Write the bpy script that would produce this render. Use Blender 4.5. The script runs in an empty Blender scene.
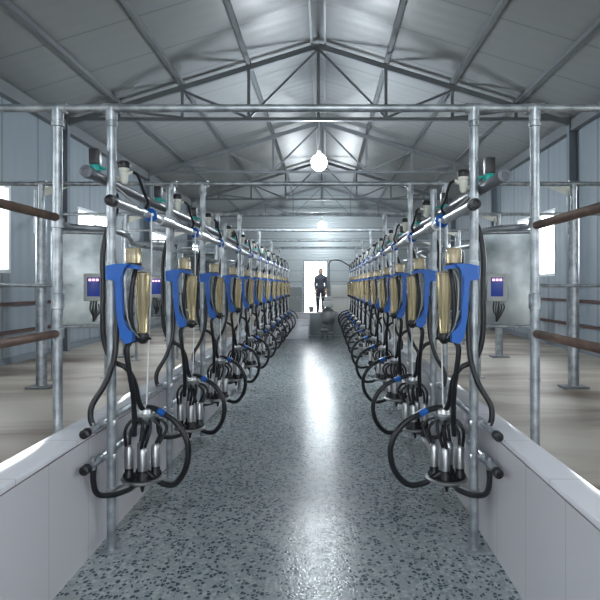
import bpy, bmesh, math, random
from mathutils import Vector, Matrix
random.seed(7)
C = bpy.context.scene.collection
EYE = 1.48            # eye height over the pit floor (z = 0)
PI = math.pi

# ------------------------------------------------------------------ materials
def mat(name, col, rough=0.5, metal=0.0, spec=0.5, coat=0.0, trans=0.0, emit=None, estr=0.0, ior=1.45):
    m = bpy.data.materials.new(name); m.use_nodes = True
    b = m.node_tree.nodes['Principled BSDF']
    b.inputs['Base Color'].default_value = (*col, 1)
    b.inputs['Roughness'].default_value = rough
    b.inputs['Metallic'].default_value = metal
    b.inputs['Specular IOR Level'].default_value = spec
    b.inputs['Coat Weight'].default_value = coat
    b.inputs['Transmission Weight'].default_value = trans
    b.inputs['IOR'].default_value = ior
    if emit:
        b.inputs['Emission Color'].default_value = (*emit, 1)
        b.inputs['Emission Strength'].default_value = estr
    return m

def nodes(m): return m.node_tree.nodes, m.node_tree.links, m.node_tree.nodes['Principled BSDF']

def noise_col(m, c1, c2, scale, lo=0.35, hi=0.65, detail=4, bump=0.0, rough=None):
    n, l, b = nodes(m)
    tc = n.new('ShaderNodeTexCoord'); nz = n.new('ShaderNodeTexNoise'); cr = n.new('ShaderNodeValToRGB')
    nz.inputs['Scale'].default_value = scale; nz.inputs['Detail'].default_value = detail
    cr.color_ramp.elements[0].position = lo; cr.color_ramp.elements[1].position = hi
    cr.color_ramp.elements[0].color = (*c1, 1); cr.color_ramp.elements[1].color = (*c2, 1)
    l.new(tc.outputs['Object'], nz.inputs['Vector']); l.new(nz.outputs['Fac'], cr.inputs['Fac'])
    l.new(cr.outputs['Color'], b.inputs['Base Color'])
    if bump:
        bp = n.new('ShaderNodeBump'); bp.inputs['Strength'].default_value = bump; bp.inputs['Distance'].default_value = 0.01
        l.new(nz.outputs['Fac'], bp.inputs['Height']); l.new(bp.outputs['Normal'], b.inputs['Normal'])
    return m

M = {}
M['galv'] = noise_col(mat('galvanised_steel', (.5,.52,.54), .42, .7), (.24,.27,.29), (.44,.47,.50), 14)
M['steel'] = mat('stainless_steel', (.46,.47,.48), .34, 1.0)
M['sheet'] = noise_col(mat('stainless_sheet', (.5,.52,.54), .22, .9), (.05,.062,.066), (.17,.185,.19), 3.0, .3, .7)
M['rust'] = noise_col(mat('brown_painted_pipe', (.12,.07,.05), .5, .1), (.085,.050,.038), (.17,.105,.075), 9)
M['rubber'] = mat('black_rubber', (.012,.013,.016), .38, 0, .5)
M['black'] = mat('black_plastic', (.015,.015,.018), .4)
M['pvc'] = mat('dark_grey_plastic_pipe', (.10,.11,.13), .4)
M['blue'] = mat('blue_plastic', (.010,.105,.42), .35, 0, .5)
M['teal'] = mat('teal_plastic', (.02,.30,.26), .4)
M['cream'] = mat('cream_plastic', (.62,.62,.55), .4)
M['cord'] = mat('white_cord', (.75,.76,.78), .6)
M['amber'] = mat('amber_plastic', (.50,.42,.25), .14, 0, .6, .3, .6)
M['amber_cap'] = mat('amber_cap_plastic', (.62,.52,.33), .16, 0, .6, .3, .5)
M['clear'] = mat('clear_tube', (.36,.38,.39), .25, 0, .5, 0, .3)
M['truss'] = mat('grey_painted_truss', (.16,.175,.19), .5, .2)
M['column'] = mat('grey_painted_column', (.17,.20,.23), .5, .2)
M['trimdark'] = mat('dark_red_girt', (.07,.035,.03), .55)
M['winframe'] = mat('white_window_frame', (.72,.76,.80), .4)
M['boxgrey'] = mat('pale_grey_enclosure', (.50,.52,.52), .45)
M['panelblue'] = mat('blue_front_panel', (.03,.07,.42), .35)
M['display'] = mat('lit_display', (.9,.5,.6), .4, emit=(1,.45,.62), estr=1.6)
M['bulb'] = mat('lamp_bulb', (1,1,1), .4, emit=(.78,.9,1), estr=60)
M['cloth'] = mat('dark_work_clothes', (.05,.055,.07), .9)
M['trouser'] = mat('dark_trousers', (.035,.04,.06), .9)
M['skin'] = mat('skin', (.42,.26,.19), .6)
M['hair'] = mat('black_hair', (.015,.012,.01), .6)
M['ground'] = noise_col(mat('pale_dry_ground', (.6,.58,.52), .9), (.55,.53,.47), (.7,.68,.62), 2)
M['cabinet'] = mat('off_white_cabinet', (.50,.52,.50), .45)
M['greypanel'] = mat('dull_grey_panel', (.24,.27,.28), .5)
g = mat('window_glass', (1,1,1), .02, 0, .5, 0, 1.0, ior=1.05)
M['glass'] = g

# corrugated sandwich-panel walls: narrow vertical ribs
def ribbed(name, col, axis, pitch, rough, strength=.35, c2=None, seam=.05):
    m = mat(name, col, rough, 0.0, .5)
    n, l, b = nodes(m)
    tc = n.new('ShaderNodeTexCoord'); sp = n.new('ShaderNodeSeparateXYZ')
    mu = n.new('ShaderNodeMath'); mu.operation = 'MULTIPLY'; mu.inputs[1].default_value = 1/pitch
    fr = n.new('ShaderNodeMath'); fr.operation = 'FRACT'
    lt = n.new('ShaderNodeMath'); lt.operation = 'LESS_THAN'; lt.inputs[1].default_value = seam
    mx = n.new('ShaderNodeMixRGB'); mx.inputs[1].default_value = (*col, 1)
    mx.inputs[2].default_value = (*(c2 or tuple(x*.62 for x in col)), 1)
    l.new(tc.outputs['Object'], sp.inputs[0]); l.new(sp.outputs[axis], mu.inputs[0]); l.new(mu.outputs[0], fr.inputs[0])
    l.new(fr.outputs[0], lt.inputs[0]); l.new(lt.outputs[0], mx.inputs[0]); l.new(mx.outputs[0], b.inputs['Base Color'])
    sn = n.new('ShaderNodeMath'); sn.operation = 'SINE'
    m2 = n.new('ShaderNodeMath'); m2.operation = 'MULTIPLY'; m2.inputs[1].default_value = 2*PI*4/pitch
    l.new(sp.outputs[axis], m2.inputs[0]); l.new(m2.outputs[0], sn.inputs[0])
    bp = n.new('ShaderNodeBump'); bp.inputs['Strength'].default_value = strength; bp.inputs['Distance'].default_value = .006
    l.new(sn.outputs[0], bp.inputs['Height']); l.new(bp.outputs['Normal'], b.inputs['Normal'])
    return m
M['wall_y'] = ribbed('ribbed_wall_panel', (.24,.285,.325), 1, .9, .42)
M['wall_x'] = ribbed('ribbed_end_wall_panel', (.27,.30,.31), 2, .40, .42)
M['roof'] = ribbed('roof_panel', (.22,.235,.245), 1, .95, .42, .12, (.15,.165,.175), .03)

# pit floor: pebbled finish, dark flecks in pale grey cement
m = mat('pebbled_pit_floor', (.3,.33,.34), .22, 0, .14)
n, l, b = nodes(m)
tc = n.new('ShaderNodeTexCoord'); mp = n.new('ShaderNodeMapping'); mp.inputs['Scale'].default_value = (1,.8,1)
vo = n.new('ShaderNodeTexVoronoi'); vo.inputs['Scale'].default_value = 46; vo.inputs['Randomness'].default_value = 1
sp = n.new('ShaderNodeSeparateColor')
cr = n.new('ShaderNodeValToRGB'); cr.color_ramp.interpolation = 'CONSTANT'
e = cr.color_ramp.elements; e[0].position = 0; e[0].color = (.075,.10,.12,1); e[1].position = .34; e[1].color = (.34,.37,.37,1)
x = e.new(.6); x.color = (.44,.47,.46,1); x = e.new(.85); x.color = (.25,.29,.30,1)
ve = n.new('ShaderNodeTexVoronoi'); ve.inputs['Scale'].default_value = 46; ve.feature = 'DISTANCE_TO_EDGE'
ed = n.new('ShaderNodeMath'); ed.operation = 'LESS_THAN'; ed.inputs[1].default_value = .10
mx = n.new('ShaderNodeMixRGB'); mx.inputs[2].default_value = (.35,.39,.40,1)
nz = n.new('ShaderNodeTexNoise'); nz.inputs['Scale'].default_value = 1.3; nz.inputs['Detail'].default_value = 3
m3 = n.new('ShaderNodeMixRGB'); m3.blend_type = 'MULTIPLY'; m3.inputs[0].default_value = .5
cr2 = n.new('ShaderNodeValToRGB'); cr2.color_ramp.elements[0].position = .35; cr2.color_ramp.elements[0].color = (.62,.66,.68,1); cr2.color_ramp.elements[1].position = .65
l.new(tc.outputs['Object'], mp.inputs[0])
for q in (vo, ve, nz): l.new(mp.outputs[0], q.inputs['Vector'])
l.new(vo.outputs['Color'], sp.inputs[0]); l.new(sp.outputs[0], cr.inputs['Fac'])
l.new(ve.outputs['Distance'], ed.inputs[0]); l.new(ed.outputs[0], mx.inputs[0]); l.new(cr.outputs['Color'], mx.inputs[1])
l.new(nz.outputs['Fac'], cr2.inputs['Fac']); l.new(mx.outputs[0], m3.inputs[1]); l.new(cr2.outputs['Color'], m3.inputs[2])
l.new(m3.outputs[0], b.inputs['Base Color'])
bp = n.new('ShaderNodeBump'); bp.inputs['Strength'].default_value = .35; bp.inputs['Distance'].default_value = .004
l.new(ve.outputs['Distance'], bp.inputs['Height']); l.new(bp.outputs['Normal'], b.inputs['Normal'])
M['pit'] = m

# concrete platform: beige, brownish damp streaks
m = mat('concrete_platform', (.4,.38,.34), .42, 0, .3)
n, l, b = nodes(m)
tc = n.new('ShaderNodeTexCoord'); mp = n.new('ShaderNodeMapping'); mp.inputs['Scale'].default_value = (.45,1.3,1)
nz = n.new('ShaderNodeTexNoise'); nz.inputs['Scale'].default_value = 1.1; nz.inputs['Detail'].default_value = 6; nz.inputs['Distortion'].default_value = .6
cr = n.new('ShaderNodeValToRGB'); e = cr.color_ramp.elements
e[0].position = .36; e[0].color = (.17,.12,.085,1); e[1].position = .60; e[1].color = (.50,.46,.395,1)
x = e.new(.47); x.color = (.34,.295,.245,1)
l.new(tc.outputs['Object'], mp.inputs[0]); l.new(mp.outputs[0], nz.inputs['Vector']); l.new(nz.outputs['Fac'], cr.inputs['Fac']); l.new(cr.outputs['Color'], b.inputs['Base Color'])
M['concrete'] = m

# white glazed tiles of the kerb
def tile(name, col, line, sy, sz, rough):
    m = mat(name, col, rough, 0, .6)
    n, l, b = nodes(m)
    tc = n.new('ShaderNodeTexCoord'); sp = n.new('ShaderNodeSeparateXYZ'); l.new(tc.outputs['Object'], sp.inputs[0])
    outs = []
    for ax, s in ((1, sy), (2, sz)):
        if not s: continue
        mu = n.new('ShaderNodeMath'); mu.operation = 'MULTIPLY'; mu.inputs[1].default_value = 1/s
        fr = n.new('ShaderNodeMath'); fr.operation = 'FRACT'
        lt = n.new('ShaderNodeMath'); lt.operation = 'LESS_THAN'; lt.inputs[1].default_value = .006/s
        l.new(sp.outputs[ax], mu.inputs[0]); l.new(mu.outputs[0], fr.inputs[0]); l.new(fr.outputs[0], lt.inputs[0]); outs.append(lt)
    o = outs[0].outputs[0]
    if len(outs) > 1:
        mxx = n.new('ShaderNodeMath'); mxx.operation = 'MAXIMUM'; l.new(outs[0].outputs[0], mxx.inputs[0]); l.new(outs[1].outputs[0], mxx.inputs[1]); o = mxx.outputs[0]
    mx = n.new('ShaderNodeMixRGB'); mx.inputs[1].default_value = (*col,1); mx.inputs[2].default_value = (*line,1)
    l.new(o, mx.inputs[0]); l.new(mx.outputs[0], b.inputs['Base Color'])
    return m
M['tile_top'] = tile('white_kerb_tile', (.72,.72,.76), (.48,.48,.52), .60, 0, .12)
M['tile_face'] = tile('pale_wall_tile', (.62,.61,.64), (.46,.45,.48), .45, 0, .22)
M['tile_joint'] = mat('brown_tile_edge', (.16,.11,.11), .6)

# ------------------------------------------------------------------ mesh helpers
def crom(pts, sub=6):
    P = [Vector(p) for p in pts]
    if len(P) < 3: return P
    P = [P[0]*2-P[1]] + P + [P[-1]*2-P[-2]]
    out = []
    for i in range(1, len(P)-2):
        a, b_, c, d = P[i-1], P[i], P[i+1], P[i+2]
        for k in range(sub):
            t = k/sub
            out.append(.5*((2*b_)+(c-a)*t+(2*a-5*b_+4*c-d)*t*t+(3*b_-a-3*c+d)*t**3))
    out.append(P[-2]); return out

def tube(bm, pts, r, n=10, smooth=True, sub=6, cap=True):
    path = crom(pts, sub) if smooth else [Vector(p) for p in pts]
    rr = r if callable(r) else (lambda t: r)
    rings = []; N = len(path); prev = None
    for i, p in enumerate(path):
        t = (path[min(i+1, N-1)]-path[max(i-1, 0)]).normalized()
        if prev is None:
            ref = Vector((0,0,1)) if abs(t.z) < .9 else Vector((1,0,0))
            nn = t.cross(ref).normalized()
        else:
            nn = (prev - t*prev.dot(t))
            nn = nn.normalized() if nn.length > 1e-6 else t.orthogonal().normalized()
        prev = nn; bb = t.cross(nn); rad = rr(i/max(N-1, 1))
        rings.append([bm.verts.new(p + nn*math.cos(2*PI*k/n)*rad + bb*math.sin(2*PI*k/n)*rad) for k in range(n)])
    for a, b_ in zip(rings, rings[1:]):
        for k in range(n):
            f = bm.faces.new((a[k], a[(k+1)%n], b_[(k+1)%n], b_[k])); f.smooth = True
    if cap:
        bm.faces.new(rings[0][::-1]); bm.faces.new(rings[-1])

def rod(bm, a, b_, r, n=12): tube(bm, [a, b_], r, n, smooth=False)

def box(bm, lo, hi, bevel=0.0):
    v = [bm.verts.new((x, y, z)) for x in (lo[0], hi[0]) for y in (lo[1], hi[1]) for z in (lo[2], hi[2])]
    fs = [bm.faces.new([v[i] for i in q]) for q in ((0,1,3,2),(4,6,7,5),(0,4,5,1),(2,3,7,6),(0,2,6,4),(1,5,7,3))]
    if bevel:
        bmesh.ops.bevel(bm, geom=list({e for f in fs for e in f.edges}), offset=bevel, segments=2, affect='EDGES', profile=.5)

def beam(bm, a, b_, w, h):
    a, b_ = Vector(a), Vector(b_); t = (b_-a).normalized()
    up = Vector((0,0,1)) if abs(t.z) < .95 else Vector((0,1,0))
    s = t.cross(up).normalized(); u = s.cross(t).normalized()
    A = [bm.verts.new(a+s*w/2*i+u*h/2*j) for i, j in ((-1,-1),(1,-1),(1,1),(-1,1))]
    B = [bm.verts.new(b_+s*w/2*i+u*h/2*j) for i, j in ((-1,-1),(1,-1),(1,1),(-1,1))]
    for k in range(4): bm.faces.new((A[k], A[(k+1)%4], B[(k+1)%4], B[k]))
    bm.faces.new(A[::-1]); bm.faces.new(B)

def lathe(bm, prof, origin, axis=(0,0,1), n=20):
    """prof: list of (r, h) along axis"""
    ax = Vector(axis).normalized(); s = ax.orthogonal().normalized(); u = ax.cross(s); o = Vector(origin)
    rings = []
    for r, h in prof:
        r = max(r, .0004)
        rings.append([bm.verts.new(o+ax*h+(s*math.cos(2*PI*k/n)+u*math.sin(2*PI*k/n))*r) for k in range(n)])
    for a, b_ in zip(rings, rings[1:]):
        for k in range(n):
            f = bm.faces.new((a[k], a[(k+1)%n], b_[(k+1)%n], b_[k])); f.smooth = True
    bm.faces.new(rings[0][::-1]); bm.faces.new(rings[-1])

def prism(bm, poly, d):
    d = Vector(d); A = [bm.verts.new(p) for p in poly]; B = [bm.verts.new(Vector(p)+d) for p in poly]
    n_ = len(A)
    for k in range(n_): bm.faces.new((A[k], A[(k+1)%n_], B[(k+1)%n_], B[k]))
    bm.faces.new(A[::-1]); bm.faces.new(B)

def obj(name, fn, m, parent=None, base=(0,0,0), edge=True):
    """fn(bm) draws in world metres; base becomes the object's origin"""
    bm = bmesh.new(); fn(bm)
    o_ = Vector(base if parent is None else parent['_b'])
    bmesh.ops.translate(bm, verts=bm.verts, vec=-o_)
    bmesh.ops.recalc_face_normals(bm, faces=bm.faces)
    me = bpy.data.meshes.new(name); bm.to_mesh(me); bm.free()
    me.materials.append(M[m] if isinstance(m, str) else m)
    if edge:
        try: me.set_sharp_from_angle(angle=math.radians(40))
        except Exception: pass
    o = bpy.data.objects.new(name, me); C.objects.link(o)
    o['_b'] = tuple(o_)
    if parent is None: o.location = o_
    else: o.parent = parent
    return o

def thing(name, label, cat, base, group=None):
    o = bpy.data.objects.new(name, None); C.objects.link(o); o.location = base
    o.empty_display_size = .05; o['_b'] = tuple(base); return tag(o, label, cat, group)
def tag(o, label, cat, group=None, kind=None):
    if label: o['label'] = label
    if cat: o['category'] = cat
    if group: o['group'] = group
    if kind: o['kind'] = kind
    return o
def struct(name, fn, m, base=(0,0,0)):
    o = obj(name, fn, m, None, base); o['kind'] = 'structure'; return o
def dup(root, dy, label, dx=0):
    r = root.copy(); C.objects.link(r); r.location = root.location + Vector((dx, dy, 0)); r['label'] = label
    for ch in list(root.children):
        c = ch.copy(); C.objects.link(c); c.parent = r
        for g_ in list(ch.children):
            d = g_.copy(); C.objects.link(d); d.parent = c
    return r
ORD = ['first','second','third','fourth','fifth','sixth','seventh','eighth','ninth','tenth','eleventh','twelfth']

# ------------------------------------------------------------------ building shell
WL, WR = -4.0, 3.8; YB, YF = -4.0, 21.6; ZP = .48
EAVE = EYE+2.5; RIDGE = EYE+3.7; XR = -.1
PL, PR = -1.28, .93            # pit wall faces
KL, KR = -1.46, 1.07           # outer kerb edges
KT = .68; PY0, PY1 = -1.6, 17.0
WIN_L = [(-2.6,-.9),(1.4,3.1),(5.5,7.4),(9.4,11.0),(13.2,14.9),(17.2,18.9)]
WIN_R = [(-2.6,-.9),(1.4,3.1),(5.6,7.3),(9.6,11.5),(13.5,15.2),(17.3,18.9)]
WZ0, WZ1 = EYE+.15, EYE+1.27

def side_wall(x, out, wins):
    def fn(bm):
        y = YB-.1; x0, x1 = sorted((x, x+out*.1))
        for a, b_ in wins:
            box(bm, (x0, y, ZP-.02), (x1, a, EAVE)); y = b_
            box(bm, (x0, a, ZP-.02), (x1, b_, WZ0)); box(bm, (x0, a, WZ1), (x1, b_, EAVE))
        box(bm, (x0, y, ZP-.02), (x1, YF+.1, EAVE))
    return fn
struct('wall_left', side_wall(WL, -1, WIN_L), 'wall_y')
struct('wall_right', side_wall(WR, 1, WIN_R), 'wall_y')
DX0, DX1, DZ = -.76, .06, EYE+.86
def end_wall(y0, y1, holes):
    def fn(bm):
        x = WL
        for a, b_, z0, z1 in holes:
            box(bm, (x, y0, ZP-.02), (a, y1, EAVE))
            if z0 > ZP: box(bm, (a, y0, ZP-.02), (b_, y1, z0))
            box(bm, (a, y0, z1), (b_, y1, EAVE)); x = b_
        box(bm, (x, y0, ZP-.02), (WR, y1, EAVE))
        prism(bm, [(WL, y0, EAVE), (WR, y0, EAVE), (XR, y0, RIDGE)], (0, y1-y0, 0))
    return fn
struct('wall_far', end_wall(YF, YF+.1, [(DX0, DX1, ZP, DZ)]), 'wall_x')
struct('wall_back', end_wall(YB-.1, YB, [(-3.2,-1.9,WZ0,WZ1), (-.9,.9,ZP,2.9), (1.8,3.1,WZ0,WZ1)]), 'wall_x')
def roof(bm):
    t = .08
    for xa in (WL-.12, WR+.12):
        za = RIDGE - (RIDGE-EAVE)*abs(xa-XR)/abs((WL if xa < XR else WR)-XR)
        prism(bm, [(XR, YB-.2, RIDGE), (xa, YB-.2, za), (xa, YB-.2, za+t), (XR, YB-.2, RIDGE+t)], (0, YF-YB+.4, 0))
struct('ceiling', roof, 'roof')
struct('floor', lambda bm: box(bm, (PL-.02, PY0-.02, -.1), (PR+.02, PY1+.02, 0)), 'pit')
def plat(bm):
    z0, z1 = ZP-.12, ZP
    box(bm, (WL-.1, YB-.1, z0), (KL, YF+.1, z1)); box(bm, (KR, YB-.1, z0), (WR+.1, YF+.1, z1))
    box(bm, (KL, YB-.1, z0), (KR, PY0-.1, z1)); box(bm, (KL, PY1+.16, z0), (KR, YF+.1, z1))
o = struct('floor_platform', plat, 'concrete')
def kface(bm):
    box(bm, (KL, PY0-.1, -.1), (PL, PY1+.16, KT-.035)); box(bm, (PR, PY0-.1, -.1), (KR, PY1+.16, KT-.035))
    box(bm, (PL, PY1, -.1), (PR, PY1+.16, KT-.035)); box(bm, (PL, PY0-.1, -.1), (PR, PY0, KT-.035))
struct('trim_1', kface, 'tile_face')
def kj(bm):
    box(bm, (KL+.004, PY0-.1, KT-.035), (PL-.002, PY1+.156, KT-.028)); box(bm, (PR+.002, PY0-.1, KT-.035), (KR-.004, PY1+.156, KT-.028))
    box(bm, (PL-.002, PY1+.004, KT-.035), (PR+.002, PY1+.156, KT-.028)); box(bm, (PL-.002, PY0-.1, KT-.035), (PR+.002, PY0-.004, KT-.028))
struct('trim_2', kj, 'tile_joint')
def ktop(bm):
    e = .004
    box(bm, (KL, PY0-.1, KT-.028), (PL+e, PY1+.16, KT), .004); box(bm, (PR-e, PY0-.1, KT-.028), (KR, PY1+.16, KT), .004)
    box(bm, (PL+e, PY1-e, KT-.028), (PR-e, PY1+.16, KT)); box(bm, (PL+e, PY0-.1, KT-.028), (PR-e, PY0+e, KT))
struct('trim_3', ktop, 'tile_top')
# dark girts low on both long walls, skirting
k = 4
for x, s in ((WL, 1), (WR, -1)):
    for z in (EYE-.24, EYE-.60):
        struct('trim_%d' % k, lambda bm: box(bm, (min(x, x+s*.04), YB, z-.022), (max(x, x+s*.04), YF, z+.022)), 'trimdark'); k += 1
    struct('baseboard_'+('left' if s > 0 else 'right'), lambda bm: box(bm, (min(x, x+s*.02), YB, ZP), (max(x, x+s*.02), YF, ZP+.09)), 'column')
    struct('trim_%d' % k, lambda bm: beam(bm, (x+s*.06, YB, EAVE-.10), (x+s*.06, YF, EAVE-.10), .10, .16), 'truss'); k += 1
# windows
k = 1
def window(xc, y0, y1, s):
    global k
    def fr(bm):
        a, b_ = sorted((xc+s*.012, xc-s*.06)); w = .045
        box(bm, (a, y0, WZ0), (b_, y0+w, WZ1)); box(bm, (a, y1-w, WZ0), (b_, y1, WZ1))
        box(bm, (a, y0+w, WZ0), (b_, y1-w, WZ0+w)); box(bm, (a, y0+w, WZ1-w), (b_, y1-w, WZ1))
        ym = (y0+y1)/2; box(bm, (a+.01, ym-.025, WZ0+w), (b_-.01, ym+.025, WZ1-w))
    f = struct('window_%d' % k, fr, 'winframe', (xc, (y0+y1)/2, WZ0))
    xg = xc-s*.03
    obj('pane', lambda bm: box(bm, (xg-.003, y0+.03, WZ0+.03), (xg+.003, y1-.03, WZ1-.03)), 'glass', f)
    k += 1
for a, b_ in WIN_L: window(WL, a, b_, 1)
for a, b_ in WIN_R: window(WR, a, b_, -1)
# far doorway frame
def dfr(bm):
    for xa, xb in ((DX0-.05, DX0), (DX1, DX1+.05)): box(bm, (xa, YF-.015, ZP), (xb, YF+.1, DZ+.05))
    box(bm, (DX0, YF-.015, DZ), (DX1, YF+.1, DZ+.05))
struct('door_1', dfr, 'column', ((DX0+DX1)/2, YF, ZP))
struct('floor_outside', lambda bm: (box(bm, (-60, -60, ZP-.26), (WL-.1, 90, ZP-.14)), box(bm, (WR+.1, -60, ZP-.26), (60, 90, ZP-.14)), box(bm, (WL-.1, -60, ZP-.26), (WR+.1, YB-.1, ZP-.14)), box(bm, (WL-.1, YF+.1, ZP-.26), (WR+.1, 90, ZP-.14))), 'ground')
struct('floor_threshold', lambda bm: box(bm, (DX0-.3, YF+.1, ZP-.14), (DX1+.3, YF+1.2, ZP-.02)), 'ground')

# pit end steps
def steps(bm):
    for i in range(3): box(bm, (-1.10, 16.0+i*.33, 0), (-.46, 17.0, .17*(i+1)), .006)
struct('trim_21', steps, 'tile_top', (-.78, 16.5, 0))

struct('trim_20', lambda bm: box(bm, (-.44, PY1-.02, .01), (.72, PY1-.001, KT-.04), .002), 'greypanel')

# ------------------------------------------------------------------ steelwork
def roof_z(x): return RIDGE-(RIDGE-EAVE)*abs(x-XR)/abs((WL if x < XR else WR)-XR)
TY = [-3.5, .6, 4.7, 8.8, 12.9, 17.0, 21.1]
NX = [-3.1,-2.15,-1.15,.92,1.92,2.88]
tl = {3:'nearest roof truss in full view, crossing above the first hanging lamp', 4:'second roof truss from the front, behind the brighter lamp', 5:'third roof truss from the front, thin and far back',
      6:'farthest roof truss, just in front of the end wall', 2:'grey roof truss overhead close to the viewer, mostly above the frame'}
for i, y in enumerate(TY):
    if i < 2: continue
    t = thing('roof_truss', tl[i], 'truss', (XR, y, EAVE-.05), 'roof trusses')
    zb = EAVE
    for x1 in (WL+.05, WR-.05):
        obj('rafter', lambda bm: beam(bm, (x1, y, roof_z(x1)-.10), (XR, y, RIDGE-.10), .06, .08), 'truss', t)
    obj('tie_beam', lambda bm: beam(bm, (WL+.1, y, zb), (WR-.1, y, zb), .05, .05), 'truss', t)
    for x in NX:
        obj('strut', lambda bm: beam(bm, (x, y, zb+.02), (x, y, roof_z(x)-.12), .045, .045), 'truss', t)
    obj('king_post', lambda bm: beam(bm, (XR, y, zb+.02), (XR, y, RIDGE-.14), .045, .045), 'truss', t)
    for a, b_ in ((-3.1,-2.15),(-2.15,-1.15),(XR,-1.15),(XR,.92),(1.92,.92),(2.88,1.92)):
        obj('brace', lambda bm: beam(bm, (a, y, roof_z(a)-.14), (b_, y, zb+.02), .035, .035), 'truss', t)
pn = {-3.1:'grey roof purlin lowest on the left slope, next to the eave', -2.15:'grey roof purlin along the middle of the left slope', -1.15:'grey roof purlin on the left slope beside the ridge',
      .92:'grey roof purlin on the right slope beside the ridge', 1.92:'grey roof purlin along the middle of the right slope', 2.88:'grey roof purlin lowest on the right slope, next to the eave',
      -.2:'thin ridge purlin left of the lamps', 0:'thin ridge purlin right of the lamps'}
for x, lb in pn.items():
    w = .035 if abs(x-XR) < .15 else .06
    o = obj('roof_purlin', lambda bm: beam(bm, (x, YB, roof_z(x)-.035), (x, YF, roof_z(x)-.035), w, .06), 'truss', None, (x, 8, roof_z(x)-.06))
    tag(o, lb, 'purlin', 'roof purlins')
for s, x in (('left', WL+.07), ('right', WR-.07)):
    for i, y in enumerate(TY[2:]):
        if i == 4: continue
        def col(bm):
            box(bm, (x-.06, y-.005, ZP), (x+.06, y+.005, EAVE)); box(bm, (x-.065, y-.05, ZP), (x-.055, y+.05, EAVE)); box(bm, (x+.055, y-.05, ZP), (x+.065, y+.05, EAVE))
        c = obj('wall_column', col, 'column', None, (x, y, ZP))
        tag(c, 'steel column against the %s wall, %s from the front' % (s, ORD[i]), 'column', 'wall columns')

# roof lamps; the one behind the viewer is added to light the near end
for i, (y, lb) in enumerate(((-.6, None), (9.8, 'bright hanging lamp above the aisle, larger and nearer one'), (20.1, 'small far hanging lamp in front of the end wall'))):
    z = EYE+2.12
    t = thing('hanging_lamp', lb or 'added lamp over the near end of the pit, unseen behind the viewer', 'lamp', (XR, y, z), 'roof lamps')
    obj('cord', lambda bm: rod(bm, (XR, y, z+.16), (XR, y, RIDGE-.06), .006, 6), 'cord', t)
    obj('lamp_holder', lambda bm: lathe(bm, [(.02,.17),(.035,.15),(.04,.07),(.03,.065)], (XR, y, z)), 'cream', t)
    obj('bulb', lambda bm: lathe(bm, [(.004,-.20),(.06,-.19),(.12,-.13),(.14,-.06),(.12,.01),(.07,.055),(.03,.07)], (XR, y, z)), 'bulb', t)  # bulb drawn oversized, its shape takes in the bloom around the lamp
    L = bpy.data.lights.new('lamp_light', 'POINT'); L.energy = (110, 200, 130)[i]; L.color = (.88,.95,1); L.shadow_soft_size = .11
    lo = bpy.data.objects.new('lamp_light', L); C.objects.link(lo); lo.location = (XR, y, z-.34)

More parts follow.
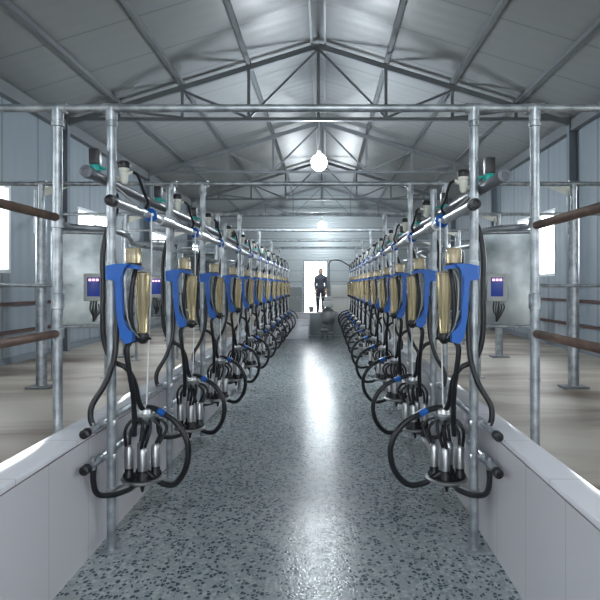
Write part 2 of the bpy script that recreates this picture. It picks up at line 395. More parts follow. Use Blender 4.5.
# ------------------------------------------------------------------ stall framework
Y0 = 3.25; DY = 1.213; NU = 12
XP = {-1: -1.19, 1: .83}      # pit-side posts
XO = {-1: -1.49, 1: 1.17}     # outer posts
XB = {-1: -2.76, 1: 2.42}     # rear posts
SN = {-1: 'left', 1: 'right'}
BAR = EYE+.985
def yk(k_): return Y0+DY*k_
def post_fn(x, y, z0, z1, r=.025, clamps=(), foot=False):
    t_parts = {}
    return lambda bm: (rod(bm, (x, y, z0), (x, y, z1), r, 16), [lathe(bm, [(r+.001,-.012),(r+.007,-.010),(r+.007,.010),(r+.001,.012)], (x, y, c)) for c in clamps],
                       box(bm, (x-r-.04, y-r-.04, z0), (x+r+.04, y+r+.04, z0+.012)) if foot else None)
for s in (-1, 1):
    protos = {}
    for k_ in range(NU):
        tall = k_ % 2 == 0
        lb = 'galvanised post rising from the pit floor, %s from the front in the %s row' % (ORD[k_], SN[s])
        if tall not in protos:
            y = yk(k_); top = BAR-.02 if tall else EYE+.73
            t = thing('pipe_post', lb, 'post', (XP[s], y, 0), 'pit-side posts')
            obj('shaft', post_fn(XP[s], y, 0, top), 'galv', t)
            obj('base_plate', lambda bm: box(bm, (XP[s]-.05, y-.05, 0), (XP[s]+.05, y+.05, .01)), 'galv', t)
            for c in ((BAR-.09, EYE+.46, EYE+.12) if tall else (EYE+.46, EYE+.12)):
                obj('clamp', lambda bm: lathe(bm, [(.0255,-.014),(.031,-.012),(.031,.012),(.0255,.014)], (XP[s], y, c)), 'galv', t)
            protos[tall] = (t, k_)
        else:
            p, kk = protos[tall]; dup(p, DY*(k_-kk), lb)
    pr = None; pb = None
    for j, k_ in enumerate(range(0, NU, 2)):
        y = yk(k_)
        lb = 'galvanised post just behind the tiled %s kerb, %s of its line from the front' % (SN[s], ORD[j])
        if pr is None:
            pr = thing('outer_post', lb, 'post', (XO[s], y, ZP), 'posts behind the kerb')
            obj('shaft', post_fn(XO[s], y, ZP, BAR-.02, .026), 'galv', pr)
            obj('base_plate', lambda bm: box(bm, (XO[s]-.06, y-.06, ZP), (XO[s]+.06, y+.06, ZP+.012)), 'galv', pr)
            for c, h in ((BAR-.09, .014), (EYE-.09, .045), (EYE-.27, .03), (EYE+.345, .03)):
                obj('clamp', lambda bm: lathe(bm, [(.0265,-h),(.034,-h+.003),(.034,h-.003),(.0265,h)], (XO[s], y, c)), 'galv', pr)
        else: dup(pr, DY*k_, lb)
        if k_ == 0: continue
        lb = 'thick galvanised post out on the concrete at the %s, %s from the front' % (SN[s], ORD[j-1])
        if pb is None:
            pb = thing('rear_post', lb, 'post', (XB[s], y, ZP), 'posts out on the platform'); xb = XB[s]
            obj('sleeve', post_fn(xb, y, ZP, EYE+.66, .052), 'galv', pb)
            obj('shaft', post_fn(xb, y, EYE+.60, BAR-.02, .028), 'galv', pb)
            obj('guide_tube', lambda bm: rod(bm, (xb-.06, y, EYE+.5), (xb-.06, y, BAR-.06), .012), 'galv', pb)
            obj('gusset', lambda bm: prism(bm, [(xb-s*.03, y, BAR-.03), (xb-s*.26, y, BAR-.035), (xb-s*.03, y, BAR-.12)], (0,.006,0)), 'cream', pb)
            obj('base_plate', lambda bm: box(bm, (xb-.12, y-.09, ZP), (xb+.12, y+.09, ZP+.02), .003), 'truss', pb)
        else: dup(pb, DY*(k_-2), lb)
bar_l = ['uppermost and nearest galvanised crossbar, spanning the whole picture', 'second galvanised crossbar, level with the pulsator tops', 'third galvanised crossbar, below the larger lamp',
         'fourth galvanised crossbar from the front, at the height of the far lamp', 'fifth galvanised crossbar from the front', 'farthest galvanised crossbar, over the pit end']
for j, k_ in enumerate(range(0, NU, 2)):
    y = yk(k_)
    t = thing('crossbar', bar_l[j], 'pipe', (0, y, BAR-.022), 'crossbars')
    obj('pipe', lambda bm: rod(bm, (WL+.01, y, BAR), (WR-.01, y, BAR), .0215, 16), 'galv', t)
    for x in (XP[-1], XO[-1], XP[1], XO[1]) + (() if k_ == 0 else (XB[-1], XB[1])):
        obj('tee_fitting', lambda bm: (rod(bm, (x-.05, y, BAR), (x+.05, y, BAR), .029, 16), rod(bm, (x, y, BAR), (x, y, BAR-.07), .031, 16)), 'galv', t)

# brown side rails that run towards the viewer from the first outer posts
for s in (-1, 1):
    for dz, w in ((.375 if s < 0 else .33, 'upper'), (-.27, 'lower')):
        o = obj('brown_rail', lambda bm: rod(bm, (XO[s], -1.2, EYE+dz), (XO[s], Y0-.028, EYE+dz), .023, 16), 'rust', None, (XO[s], 1.5, EYE+dz-.023))
        tag(o, '%s brown painted rail running forward from the first outer post at the %s' % (w, SN[s]), 'rail', 'brown side rails')
    # supports behind the viewer
    o = obj('outer_post', post_fn(XO[s]+s*.046, -.9, ZP, EYE+.7, .026, foot=True), 'galv', None, (XO[s]+s*.046, -.9, ZP))
    tag(o, 'galvanised post carrying the near end of the brown rails at the %s' % SN[s], 'post', 'posts behind the kerb')
    # zigzag breast rail
    pts = [(XO[s], Y0+.03, EYE+.345)]
    y = Y0
    x = abs(XO[s])
    for c in range(5):
        b0 = Y0+c*2*DY
        pts += [(s*(x-.01), b0+.16, EYE+.34), (s*(x-.16), b0+.34, EYE+.34), (s*(x-.14), b0+.75, EYE+.335), (s*(x+.05), b0+1.45, EYE+.33), (s*(x+.03), b0+2.0, EYE+.33)]
    pts.append((XO[s], yk(10)-.03, EYE+.345))
    o = obj('zigzag_rail', lambda bm: tube(bm, pts, .019, 12), 'galv', None, (XO[s], Y0, EYE+.32))
    tag(o, 'bent galvanised breast rail weaving along the %s stalls' % SN[s], 'rail', 'zigzag breast rails')
    o = obj('side_rail', lambda bm: rod(bm, (s*2.04 if s > 0 else -2.53, 5.60, EYE-.005), (WR if s > 0 else WL, 5.60, EYE-.005), .017, 12), 'galv', None, (s*3, 5.6, EYE-.02))
    tag(o, 'thin galvanised rail crossing to the %s wall in front of the thick post' % SN[s], 'rail', 'thin side rails')

# stainless sheets with control boxes
def sheet_panel(xa, ya, xb, yb, label, boxx, blabel):
    t = thing('metal_sheet_panel', label, 'panel', ((xa+xb)/2, (ya+yb)/2, ZP), 'stainless stall panels')
    z0, z1 = EYE-.44, EYE+.56
    d = Vector((xb-xa, yb-ya, 0)).normalized(); nrm = Vector((d.y, -d.x, 0))
    if nrm.y > 0: nrm = -nrm
    a, b_ = Vector((xa, ya, 0)), Vector((xb, yb, 0))
    obj('sheet', lambda bm: prism(bm, [a+Vector((0,0,z0)), b_+Vector((0,0,z0)), b_+Vector((0,0,z1)), a+Vector((0,0,z1))], -nrm*.004), 'sheet', t)
    obj('bottom_rail', lambda bm: rod(bm, a+Vector((0,0,z0)), b_+Vector((0,0,z0)), .018), 'galv', t)
    obj('top_rail', lambda bm: rod(bm, a+Vector((0,0,z1)), b_+Vector((0,0,z1)), .018), 'galv', t)
    for q in (a, b_): obj('leg', lambda bm: (rod(bm, q-nrm*.02+Vector((0,0,ZP)), q-nrm*.02+Vector((0,0,z1)), .018), box(bm, q-nrm*.02+Vector((-.05,-.05,ZP)), q-nrm*.02+Vector((.05,.05,ZP+.01)))), 'galv', t)
    if boxx is None: return
    f = (boxx-xa)/(xb-xa); c = a.lerp(b_, f)
    R = Matrix((d, nrm, (0,0,1))).transposed() if d.x > 0 else Matrix((-d, nrm, (0,0,1))).transposed()
    zb = EYE-.17
    e = thing('control_box', blabel, 'control box', (c.x+nrm.x*.03, c.y+nrm.y*.03, zb), 'control boxes on the stall panels')
    def loc(fn):
        def g_(bm):
            b2 = bmesh.new(); fn(b2)
            for v in b2.verts: v.co = c + R @ v.co
            me = bpy.data.meshes.new('tmp'); b2.to_mesh(me); b2.free(); bm.from_mesh(me); bpy.data.meshes.remove(me)
        return g_
    obj('enclosure', loc(lambda bm: box(bm, (-.10, .003, zb), (.10, .10, zb+.29), .008)), 'boxgrey', e)
    p = obj('front_panel', loc(lambda bm: box(bm, (-.065, .10, zb+.05), (.06, .108, zb+.25), .003)), 'panelblue', e)
    obj('display', loc(lambda bm: [box(bm, (-.050+i*.036, .108, zb+.212), (-.024+i*.036, .1105, zb+.236)) for i in range(3)]), 'display', p)
    def cab(bm):
        for i in range(3):
            x0 = -.03+i*.025
            b2 = bm
            tube(b2, [(x0, .05, zb+.005), (x0-.01, .06, zb-.09), (x0+.03-.03*i, .05, zb-.16-.03*i), (x0+.05, .035, zb-.08), (x0+.04, .012, zb-.03)], .006, 6)
    obj('cable', loc(cab), 'rubber', e)
sheet_panel(-2.86, 6.12, -2.36, 6.28, 'dull stainless sheet between stall posts, nearest one on the left', -2.47, 'grey control box with blue front on the nearest left sheet')
sheet_panel(-2.50, 7.72, -2.00, 7.88, 'smaller looking stainless sheet on the left, second from the front', -2.26, 'small blue fronted control box seen between the first two left posts')
sheet_panel(1.66, 6.28, 2.20, 6.12, 'shiny stainless sheet between stall posts on the right', 1.84, 'grey control box with blue front on the right sheet')
sheet_panel(1.78, 9.9, 2.30, 9.7, 'far stainless sheet on the right behind the nearer one', None, None)
sheet_panel(-2.45, 10.1, -1.95, 10.3, 'far stainless sheet on the left, third from the front', None, None)

# long pipes
MZ = {-1: EYE+.435, 1: EYE+.40}; VZ = {-1: EYE+.60, 1: EYE+.55}; YE = yk(11)+.5
for s in (-1, 1):
    X = lambda u: XP[s]-s*u
    def long_pipe(name, label, cat, u, z, r, y0, m, capm, fit=None):
        t = thing(name, label, cat, (X(u), y0, z-r))
        obj('pipe', lambda bm: rod(bm, (X(u), y0, z), (X(u), YE, z), r, 20), m, t)
        for yy, d in ((y0, -1), (YE, 1)):
            obj('end_cap', lambda bm: lathe(bm, [(r*.5,.03),(r*.62,.034),(r+.004,.03),(r+.006,-.01),(r+.001,-.012)], (X(u), yy, z), (0, d, 0)), capm, t)
        return t
    t = long_pipe('milk_pipe', 'shiny stainless milk pipe with blue valves along the %s row' % SN[s], 'pipe', .09, MZ[s], .025, 3.01 if s < 0 else 2.9, 'steel', 'black')
    for k_ in range(NU):
        for dv in (.62,):
            y = yk(k_)+dv
            obj('sleeve', lambda bm: rod(bm, (X(.09), y, MZ[s]), (X(.09), y+.28, MZ[s]), .037, 16), 'steel', t)
    long_pipe('vacuum_pipe', 'dark grey plastic vacuum pipe carrying the %s pulsators' % SN[s], 'pipe', -.07, VZ[s], .029, 3.10 if s < 0 else 2.95, 'pvc', 'pvc')
    long_pipe('wash_pipe', 'upper of two low steel pipes along the %s kerb' % SN[s], 'pipe', -.047, EYE-.768, .0205, 3.02 if s < 0 else 2.97, 'galv', 'black')
    long_pipe('drain_pipe', 'lower of two steel pipes against the %s pit wall' % SN[s], 'pipe', -.047, EYE-.955, .0205, 3.02 if s < 0 else 2.97, 'galv', 'black')

# ------------------------------------------------------------------ one milking place per side, then copies
def make_place(s):
    X0 = XP[s]; out = []
    def P(u, v, z): return (X0-s*u, Y0+v, z)
    row = SN[s]
    def T(name, tmpl, cat, base, group):
        t = thing(name, tmpl % (ORD[0], row), cat, P(*base), group); out.append((t, tmpl)); return t
    def q(parent): return parent
    mz, vz = MZ[s], VZ[s]
    # pulsator pair on the vacuum pipe
    t = T('pulsator', 'black and teal pulsator on the vacuum pipe, %s from the front in the %s row', 'pulsator', (-.07,-.05,vz+.025), 'pulsators')
    obj('teal_base', lambda bm: (box(bm, P(-.095,-.085,vz+.026) if s > 0 else P(-.045,-.085,vz+.026), (max(P(-.095,0,0)[0],P(-.045,0,0)[0]), Y0-.02, vz+.055)) if False else None,
        lathe(bm, [(.026,.022),(.03,.026),(.03,.05),(.022,.062)], P(-.07,-.05,vz))), 'teal', t)
    def bb(u0, u1, v0, v1, z0, z1, bev=.004):
        a, b_ = P(u0, v0, z0), P(u1, v1, z1)
        return (min(a[0],b_[0]), min(a[1],b_[1]), z0), (max(a[0],b_[0]), max(a[1],b_[1]), z1), bev
    obj('coil_housing', lambda bm: box(bm, *bb(-.097,-.047,-.08,-.02,vz+.06,vz+.145)), 'black', t)
    obj('nozzle', lambda bm: rod(bm, P(-.05,-.05,vz+.045), P(-.01,-.06,vz+.035), .008), 'teal', t)
    t = T('vacuum_regulator', 'cream body with black cap beside the pulsator, %s from the front in the %s row', 'valve', (.03,.10,vz), 'cream valve bodies')
    obj('body', lambda bm: lathe(bm, [(.014,-.02),(.022,-.005),(.024,.05),(.03,.055),(.03,.07)], P(.035,.10,vz), (0,0,1)), 'cream', t)
    obj('cap', lambda bm: lathe(bm, [(.031,.07),(.033,.075),(.033,.10),(.026,.11)], P(.035,.10,vz)), 'black', t)
    obj('mount_arm', lambda bm: rod(bm, P(-.07,.10,vz+.01), P(.02,.10,vz+.01), .011), 'cream', t)
    obj('spout', lambda bm: rod(bm, P(.05,.10,vz+.035), P(.085,.10,vz+.05), .009), 'cream', t)
    t = T('bracket_rod', 'bright steel strut between the two upper pipes, %s from the front in the %s row', 'strut', (.09,.25,mz), 'steel struts')
    obj('strut', lambda bm: rod(bm, P(-.045,.06,vz), P(.085,.24,mz+.02), .007), 'steel', t)
    obj('foot_clamp', lambda bm: lathe(bm, [(.023,-.02),(.028,-.018),(.028,.018),(.023,.02)], P(.09,.25,mz), (0,1,0)), 'steel', t)
    t = T('pulse_hose', 'short black hose from the cream valve body, %s from the front in the %s row', 'hose', (.09,.3,mz), 'short upper hoses')
    obj('hose', lambda bm: tube(bm, [P(.085,.10,vz+.05), P(.11,.12,vz+.03), P(.125,.17,vz-.05), P(.13,.24,mz+.06), P(.10,.28,mz+.02)], .009), 'rubber', t)
    # blue inlet valve on the milk pipe and its cord
    t = T('inlet_valve', 'round blue inlet valve on the milk pipe, %s from the front in the %s row', 'valve', (.115,.40,mz-.03), 'blue inlet valves')
    ax = Vector((-s*.55, -.83, 0))
    obj('valve_body', lambda bm: lathe(bm, [(.022,-.02),(.036,-.018),(.043,-.004),(.043,.012),(.034,.024),(.012,.03)], P(.10,.385,mz), ax), 'blue', t)
    obj('nipple', lambda bm: lathe(bm, [(.010,.028),(.010,.042),(.007,.044)], P(.10,.385,mz), ax), 'cord', t)
    t = T('pull_cord', 'thin white cord hanging from the %s blue valve of the %s row', 'cord', (.13,.22,.76), 'white pull cords')
    obj('line', lambda bm: tube(bm, [P(.118,.355,mz-.01), P(.12,.34,1.5), P(.125,.27,1.1), P(.13,.215,.77)], .0045, 6), 'cord', t)
    # blue holder bracket
    t = T('meter_bracket', 'bright blue plastic bracket clamped to the %s post of the %s row', 'bracket', (.03,-.02,1.15), 'blue meter brackets')
    px = [(111,266),(119,264),(133,264),(128,268),(124.3,278),(125.8,318),(132,329),(136,332),(136,341),(129,343),(124,337),(121,318),(118.5,283),(117,280),(111,280)]
    poly = [((x-112)/179, 1.48+(285-y)/179) for x, y in px]
    obj('channel', lambda bm: prism(bm, [P(u, -.055, z) for u, z in poly], (0,.05,0)), 'blue', t)
    rim = [(.112,1.592),(.086,1.566),(.078,1.51),(.082,1.29),(.112,1.232)]
    obj('rim', lambda bm: tube(bm, [P(u, -.056, z) for u, z in rim], .003, 8), 'blue', t)
    obj('post_clamp', lambda bm: lathe(bm, [(.026,-.04),(.033,-.038),(.033,.038),(.026,.04)], P(0,0,1.55)), 'blue', t)
    obj('hook', lambda bm: prism(bm, [P(u, -.03, z) for u, z in ((.09,1.60),(.17,1.585),(.17,1.565),(.09,1.575))], (0,.04,0)), 'blue', t)
    # milk meter
    t = T('milk_meter', 'amber milk meter with tapering jar, %s from the front in the %s row', 'milk meter', (.15,.08,1.15), 'milk meters')
    obj('dome', lambda bm: lathe(bm, [(.034,-.002),(.044,0),(.046,.03),(.046,.07),(.042,.084),(.02,.088)], P(.09,.10,1.606)), 'amber_cap', t)
    c = obj('collar', lambda bm: lathe(bm, [(.02,-.03),(.036,-.025),(.048,-.012),(.048,0),(.036,.002)], P(.09,.10,1.606)), 'black', t)
    obj('link_tube', lambda bm: tube(bm, [P(.10,.10,1.59), P(.14,.085,1.57), P(.15,.08,1.545)], .013), 'clear', c)
    j = obj('jar', lambda bm: lathe(bm, [(.022,1.205),(.026,1.215),(.034,1.34),(.041,1.48),(.0425,1.535),(.046,1.537),(.046,1.547),(.03,1.556)], P(.15,.08,0), n=28), 'amber', t)
    obj('jar_rib', lambda bm: [rod(bm, P(.15+.03*math.cos(a), .08+.026*math.sin(a), 1.22), P(.15+.044*math.cos(a), .08+.042*math.sin(a), 1.535), .0025, 6) for a in (-1.9,-1.1,-.4,2.6)], 'amber_cap', j)
    obj('base_fitting', lambda bm: (lathe(bm, [(.012,1.145),(.02,1.15),(.034,1.17),(.036,1.19),(.028,1.207)], P(.15,.08,0)), rod(bm, P(.15,.08,1.17), P(.10,.02,1.165), .012), rod(bm, P(.15,.08,1.18), P(.20,.06,1.175), .007)), 'black', t)
    obj('air_tube', lambda bm: tube(bm, [P(.12,.03,1.59), P(.098,-.04,1.50), P(.10,-.05,1.36), P(.118,-.04,1.25), P(.145,.02,1.185)], .004, 8), 'clear', t)
    obj('feed_hose', lambda bm: tube(bm, [P(.115,.08,1.585), P(.125,.0,1.53), P(.112,-.01,1.40), P(.112,-.0,1.26), P(.13,.04,1.175)], .014, 10), 'rubber', t)
    # hoses
    t = T('long_pulse_hose', 'long black hose dropping behind the %s post of the %s row to its claw', 'hose', (.13,.2,.72), 'long drop hoses')
    obj('hose', lambda bm: tube(bm, [P(-.045,.09,vz-.02), P(.0,.075,vz-.10), P(.0,.065,1.90), P(-.045,.055,1.78), P(-.066,.045,1.64), P(-.062,.04,1.48), P(-.06,.04,1.2), P(-.02,.05,1.06), P(.06,.06,1.01), P(.10,.08,.93), P(.108,.14,.80), P(.125,.185,.73)], .0155, 10, sub=5), 'rubber', t)
    t = T('wash_hose', 'black hose curving down to low wash pipe at the %s post of the %s row', 'hose', (-.045,-.1,.72), 'hoses to the wash pipe')
    obj('hose', lambda bm: tube(bm, [P(.125,.04,1.165), P(.07,.0,1.30), P(.045,.02,1.40), P(.035,-.01,1.30), P(.035,-.045,1.10), P(.0,-.09,.95), P(-.055,-.13,.84), P(-.06,-.14,.77), P(-.047,-.14,.73)], .0155, 10, sub=5), 'rubber', t)
    t = T('milk_hose', 'black milk hose hanging under the %s amber meter of the %s row', 'hose', (.12,.15,.74), 'milk hoses under the meters')
    obj('hose', lambda bm: tube(bm, [P(.10,.02,1.165), P(.085,.0,1.12), P(.092,.02,1.0), P(.094,.08,.85), P(.085,.13,.70), P(.075,.16,.60)], .0155, 10, sub=5), 'rubber', t)
    # cluster standing on its wash tray
    cu, cv = .13, .20
    t = T('milking_cluster', 'milking cluster of four steel cups at the %s post of the %s row', 'milking cluster', (cu,cv,.345), 'milking clusters')
    c = obj('claw', lambda bm: lathe(bm, [(.022,-.062),(.040,-.055),(.052,-.035),(.055,-.006),(.050,.0),(.050,.014),(.042,.03),(.018,.038),(.014,.05)], P(cu,cv,.72), n=20), 'steel', t)
    obj('claw_band', lambda bm: lathe(bm, [(.056,-.012),(.060,-.01),(.060,.002),(.056,.004)], P(cu,cv,.72)), 'clear', c)
    cups = []
    for i, a in enumerate((.35, 1.9, 3.4, 5.0)):
        ru, rv = .076*math.cos(a), .068*math.sin(a)
        bu, bv = cu-.02+ru, cv+rv
        cp = obj('teat_cup', lambda bm: lathe(bm, [(.018,0),(.0275,.004),(.0275,.120),(.021,.134),(.015,.139)], P(bu, bv, .40), Vector(P(bu+ru*.05, bv+rv*.05, 1))-Vector(P(bu, bv, 0))), 'steel', t)
        obj('liner', lambda bm: lathe(bm, [(.031,.348),(.036,.352),(.036,.366),(.0255,.38),(.0255,.405)], P(bu, bv, 0)), 'rubber', cp)
        for j, dv in enumerate((-.012, .014)):
            tb = obj('short_tube', lambda bm: tube(bm, [P(cu+ru*.45+dv, cv+rv*.45, .695), P(cu+ru*.9+dv*1.5, cv+rv*.9+dv, .675), P(cu+ru*1.35+dv, cv+rv*1.35+dv, .62), P(bu+ru*.1+dv*.6, bv+rv*.1+dv*.5, .53)], .0095, 8, sub=5), 'rubber', t)
    k2 = 1.0 if s < 0 else 1.2
    ring = [(0,.0,.755),(.05,-.01,.752),(.10,-.03,.735),(.19,-.06,.685),(.25,-.07,.60),(.268,-.07,.51),(.245,-.06,.40),(.18,-.04,.315),(.10,-.02,.315),(.03,-.01,.36),(-.03,0,.40)]
    obj('hose_loop', lambda bm: tube(bm, [P(cu+u*k2, cv+v, z) for u, v, z in ring], .0175, 12, sub=6), 'rubber', t)
    obj('hose_joint', lambda bm: tube(bm, [P(cu+.085*k2,cv-.024,.742), P(cu+.125*k2,cv-.038,.722)], .0205, 12, smooth=False), 'blue', t)
    t = T('wash_tray', 'round black rimmed wash tray under the %s cluster of the %s row', 'tray', (cu-.02,cv,.30), 'wash trays')
    obj('plate', lambda bm: lathe(bm, [(.04,-.028),(.112,-.02),(.124,-.008),(.124,0),(.117,.002)], P(cu-.02,cv,.345), n=28), 'steel', t)
    obj('pad', lambda bm: lathe(bm, [(.104,0),(.104,.005),(.098,.007)], P(cu-.02,cv,.345), n=28), 'rubber', t)
    obj('arm', lambda bm: (rod(bm, P(0,.0,.335), P(cu-.06,cv-.04,.335), .008), lathe(bm, [(.0255,-.015),(.031,-.013),(.031,.013),(.0255,.015)], P(0,0,.335))), 'steel', t)
    obj('drain_spout', lambda bm: (lathe(bm, [(.018,0),(.014,-.04),(.006,-.07)], P(cu-.02,cv,.325), (0,0,1)), rod(bm, P(cu-.02,cv,.30), P(cu-.07,cv-.04,.30), .010)), 'black', t)
    t = T('drain_hose', 'black hose from the low drain pipe to the %s tray of the %s row', 'hose', (.02,.0,.26), 'drain hoses')
    obj('hose', lambda bm: tube(bm, [P(-.047,-.13,EYE-.97), P(-.05,-.13,.43), P(-.035,-.11,.355), P(.02,-.045,.325), P(.07,.06,.315), P(cu-.06,cv-.035,.30)], .0155, 10, sub=5), 'rubber', t)
    # clamps holding the two low pipes to the post
    t = T('pipe_clamp', 'steel clamp joining the two low pipes to the %s post of the %s row', 'clamp', (-.02,0,.50), 'low pipe clamps')
    for z in (EYE-.768, EYE-.955):
        sd = obj('saddle', lambda bm: (rod(bm, P(-.047,-.03,z), P(-.047,.03,z), .026, 14), box(bm, *bb(-.05,.03,-.02,.02,z-.018,z+.018)), rod(bm, P(-.02,-.035,z+.017), P(-.02,.035,z+.017), .007)), 'steel', t)
        obj('hose_outlet', lambda bm: rod(bm, P(-.047,-.14,z-.03), P(-.047,-.14,z+.035), .015), 'steel', sd)
    return out
for s in (-1, 1):
    pl = make_place(s)
    for k_ in range(1, NU):
        for t, tmpl in pl: dup(t, DY*k_, tmpl % (ORD[k_], SN[s]))

# ------------------------------------------------------------------ far end of the pit
o = obj('end_rail', lambda bm: [rod(bm, (-1.15, 17.3, z), (.85, 17.3, z), .016) for z in (1.12,)] + [rod(bm, (x, 17.3, ZP), (x, 17.3, 1.13), .016) for x in (-1.15, .85)], 'galv', None, (0, 17.3, ZP))
tag(o, 'low galvanised railing across the far end of the pit', 'railing')
t = thing('milk_receiver', 'steel milk receiver on a stand at the far end of the pit', 'milk receiver', (.08, 16.3, 0))
obj('vessel', lambda bm: lathe(bm, [(.02,.36),(.12,.40),(.19,.48),(.20,.58),(.20,.70)], (.08, 16.3, 0), n=24), 'steel', t)
obj('flange', lambda bm: lathe(bm, [(.20,.70),(.27,.705),(.27,.74),(.20,.745)], (.08, 16.3, 0), n=24), 'steel', t)
obj('lid', lambda bm: lathe(bm, [(.19,.745),(.15,.80),(.08,.83),(.06,.87)], (.08, 16.3, 0)), 'steel', t)
for a in (.5, 2.6, 4.7): obj('leg', lambda bm: rod(bm, (.08+.17*math.cos(a), 16.3+.17*math.sin(a), 0), (.08+.14*math.cos(a), 16.3+.14*math.sin(a), .60), .014), 'truss', t)
obj('pump_housing', lambda bm: (box(bm, (-.06, 16.18, .87), (.22, 16.42, 1.03), .02), box(bm, (-.02, 16.2, 1.03), (.18, 16.4, 1.16), .02)), 'boxgrey', t)
obj('pump', lambda bm: (rod(bm, (-.12, 16.2, .22), (.1, 16.2, .22), .07, 16), box(bm, (-.16, 16.08, .12), (.24, 16.3, .16))), 'truss', t)
o = obj('riser_pipe', lambda bm: tube(bm, [(.12, 17.25, ZP), (.12, 17.25, 1.9), (.12, 17.25, 2.1), (.2, 17.25, 2.2), (.45, 17.25, 2.2), (.80, 17.25, 2.0)], .02), 'pvc', None, (.12, 17.25, ZP))
tag(o, 'dark riser pipe bending over right of the doorway', 'pipe')
t = thing('partition_panel', 'dull grey low panel left of the doorway', 'panel', (-1.1, 20.2, ZP))
obj('board', lambda bm: box(bm, (-1.45, 20.18, ZP+.03), (-.80, 20.22, EYE-.1)), 'greypanel', t)
obj('frame', lambda bm: [rod(bm, (x, 20.2, ZP), (x, 20.2, EYE-.08), .02) for x in (-1.46, -.79)]+[rod(bm, (-1.46, 20.2, EYE-.08), (-.79, 20.2, EYE-.08), .02)], 'galv', t)
t = thing('cabinet', 'pale two-tier cabinet right of the doorway', 'cabinet', (.6, 20.3, ZP))
obj('body', lambda bm: box(bm, (.22, 20.1, ZP), (.98, 20.5, EYE+.0), .01), 'cabinet', t)
for z0, z1 in ((ZP+.04, ZP+.48), (ZP+.52, EYE-.03)):
    d = obj('door', lambda bm: box(bm, (.25, 20.08, z0), (.95, 20.1, z1), .004), 'cabinet', t)
    obj('handle', lambda bm: rod(bm, (.5, 20.065, z1-.06), (.7, 20.065, z1-.06), .008), 'steel', d)
t = thing('bucket', 'small dark bucket on the floor in the far doorway', 'bucket', (-.50, 21.3, ZP))
obj('pail', lambda bm: lathe(bm, [(.07,0),(.10,.2),(.108,.205),(.1,.2),(.09,.19),(.065,.02)], (-.50, 21.3, ZP)), 'truss', t)
obj('bail', lambda bm: tube(bm, [(-.60,21.3,ZP+.2),(-.58,21.3,ZP+.27),(-.50,21.3,ZP+.31),(-.42,21.3,ZP+.27),(-.40,21.3,ZP+.2)], .005, 6), 'steel', t)

# person in the doorway
def skinned(name, verts, edges, radii, m, parent, sub=2):
    me = bpy.data.meshes.new(name); me.from_pydata(verts, edges, []); o = bpy.data.objects.new(name, me); C.objects.link(o)
    o.modifiers.new('skin', 'SKIN')
    if not me.skin_vertices: me.skin_vertices.new()
    for v, r in zip(me.skin_vertices[0].data, radii): v.radius = (r, r) if not isinstance(r, tuple) else r
    me.skin_vertices[0].data[0].use_root = True
    sb = o.modifiers.new('sub', 'SUBSURF'); sb.levels = sub; sb.render_levels = sub
    dg = bpy.context.evaluated_depsgraph_get(); dg.update()
    nm = bpy.data.meshes.new_from_object(o.evaluated_get(dg)); bpy.data.objects.remove(o)
    for p in nm.polygons: p.use_smooth = True
    nm.materials.append(M[m]); o = bpy.data.objects.new(name, nm); C.objects.link(o); o.parent = parent
    return o
pt = thing('person', 'person in dark clothes standing in the bright far doorway', 'person', (-.16, 21.35, ZP))
H = 1.58
V = [(0,0,.88),(0,0,1.0),(0,-.01,1.18),(0,0,1.32),(0,0,1.39),(0,-.005,1.44),
     (-.085,0,.82),(-.10,-.01,.48),(-.105,.02,.08),(-.11,-.10,.035),
     (.085,0,.82),(.095,.0,.48),(.10,.03,.08),(.12,-.09,.035),
     (-.16,0,1.27),(-.20,-.01,1.02),(-.19,-.12,.84),(-.18,-.15,.78),
     (.16,0,1.27),(.205,.01,1.02),(.20,-.06,.83),(.20,-.08,.77)]
E = [(0,1),(1,2),(2,3),(3,4),(4,5),(0,6),(6,7),(7,8),(8,9),(0,10),(10,11),(11,12),(12,13),(3,14),(14,15),(15,16),(16,17),(3,18),(18,19),(19,20),(20,21)]
Rr = [(.15,.12),(.14,.11),(.155,.12),(.13,.10),.07,.06,.125,.085,.06,.05,.125,.085,.06,.05,.08,.06,.045,.035,.08,.06,.045,.035]
body = skinned('body', V, E, Rr, 'cloth', pt)
body.data.materials.append(M['trouser']); body.data.materials.append(M['skin'])
for p in body.data.polygons:
    c = p.center
    if c.z < .90 and abs(c.x) < .15 + .0: p.material_index = 1
    elif c.z > 1.40 or (c.z < .86 and abs(c.x) > .15 and c.y < -.05 and c.z > .74): p.material_index = 2
def head(bm):
    bmesh.ops.create_uvsphere(bm, u_segments=20, v_segments=14, radius=1)
    for v in bm.verts:
        x, y, z = v.co; w = .086*(1-.18*max(0, -z)**2)
        v.co = (x*w, y*.10, z*.12)
        if y < -.8 and abs(x) < .3 and -.35 < z < .1: v.co.y -= .018
    for f in bm.faces: f.smooth = True
    for sx in (-1, 1): lathe(bm, [(.012,-.008),(.022,0),(.012,.008)], (sx*.086, 0, -.01), (1,0,0), 10)
    lathe(bm, [(.02,-.003),(.022,.003)], (0,-.094,-.055), (0,1,0), 10)
    bmesh.ops.translate(bm, verts=bm.verts, vec=Vector((-.16, 21.35, ZP+1.48)))
obj('head', head, 'skin', pt)
def eyes(bm):
    for sx in (-1, 1): lathe(bm, [(.009,-.004),(.011,.004)], (-.16+sx*.03, 21.35-.098, ZP+1.485), (0,1,0), 8)
obj('eyes', eyes, 'hair', pt)
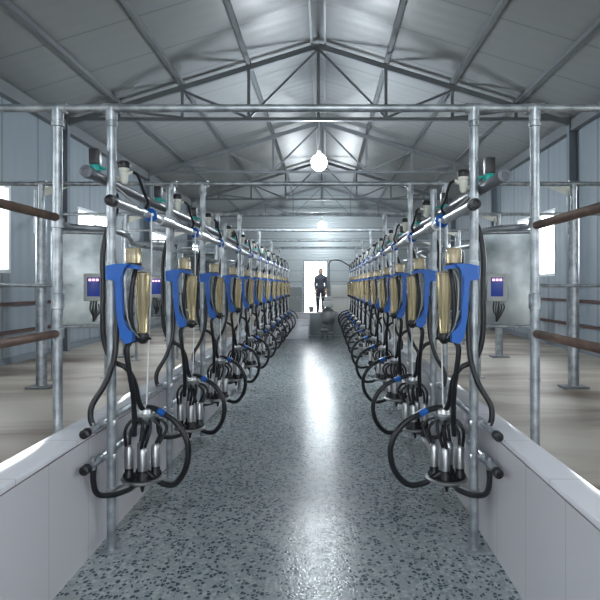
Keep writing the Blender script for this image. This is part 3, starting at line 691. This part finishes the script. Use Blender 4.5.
def hair(bm):
    bmesh.ops.create_uvsphere(bm, u_segments=20, v_segments=14, radius=1)
    for v in bm.verts: v.co = (v.co.x*.095, v.co.y*.108+.012, v.co.z*.125+.012)
    bmesh.ops.delete(bm, geom=[v for v in bm.verts if v.co.z < (.05 if v.co.y < 0 else -.04)], context='VERTS')
    for f in bm.faces: f.smooth = True
    bmesh.ops.translate(bm, verts=bm.verts, vec=Vector((-.16, 21.35, ZP+1.48)))
obj('hair', hair, 'hair', pt)
def hand(sx, base):
    def fn(bm):
        b = Vector(base)+Vector((-.16, 21.35, ZP))
        lathe(bm, [(.012,.01),(.026,-.01),(.030,-.05),(.024,-.075)], b, (0,0,1), 10)
        for i, L_ in enumerate((.055,.065,.07,.055)):
            x = -.021+i*.014
            tube(bm, [b+Vector((x,0,-.06)), b+Vector((x,-.006,-.085)), b+Vector((x,-.02,-.07-L_))], .0075, 6)
        tube(bm, [b+Vector((-sx*.02,-.01,-.02)), b+Vector((-sx*.038,-.02,-.05)), b+Vector((-sx*.035,-.028,-.08))], .009, 6)
    return fn
obj('hand', hand(-1, (-.18,-.155,.775)), 'skin', pt); obj('hand', hand(1, (.20,-.085,.765)), 'skin', pt)

for o in bpy.data.objects:
    if '_b' in o: del o['_b']

# ------------------------------------------------------------------ light
w = bpy.data.worlds.new('overcast_sky'); bpy.context.scene.world = w; w.use_nodes = True
bg = w.node_tree.nodes['Background']; bg.inputs[0].default_value = (.93,.97,1,1); bg.inputs[1].default_value = 7.0
def portal(loc, rot, sx, sy):
    L = bpy.data.lights.new('window_portal', 'AREA'); L.shape = 'RECTANGLE'; L.size = sx; L.size_y = sy; L.cycles.is_portal = True
    o = bpy.data.objects.new('window_portal', L); C.objects.link(o); o.location = loc; o.rotation_euler = rot
for a, b_ in WIN_L: portal((WL-.12, (a+b_)/2, (WZ0+WZ1)/2), (0, -PI/2, 0), WZ1-WZ0, b_-a)
for a, b_ in WIN_R: portal((WR+.12, (a+b_)/2, (WZ0+WZ1)/2), (0, PI/2, 0), WZ1-WZ0, b_-a)
portal(((DX0+DX1)/2, YF+.12, (ZP+DZ)/2), (-PI/2, 0, 0), DX1-DX0, DZ-ZP)
portal((0, YB-.12, (ZP+2.9)/2), (PI/2, 0, 0), 1.8, 2.9-ZP)
for x in (-2.55, 2.45): portal((x, YB-.12, (WZ0+WZ1)/2), (PI/2, 0, 0), 1.3, WZ1-WZ0)

# ------------------------------------------------------------------ camera
cam = bpy.data.cameras.new('camera'); co = bpy.data.objects.new('camera', cam); C.objects.link(co)
cam.sensor_width = 36; cam.sensor_fit = 'HORIZONTAL'; cam.lens = 583/600*36
co.location = (0, 0, EYE); co.rotation_euler = (PI/2, 0, 0)
cam.shift_x = -25/600; cam.shift_y = -15/600
cam.clip_start = .05; cam.clip_end = 300
S = bpy.context.scene; S.camera = co
S.view_settings.view_transform = 'Standard'; S.view_settings.look = 'None'; S.view_settings.gamma = 1; S.view_settings.use_curve_mapping = False
S.view_settings.exposure = .35
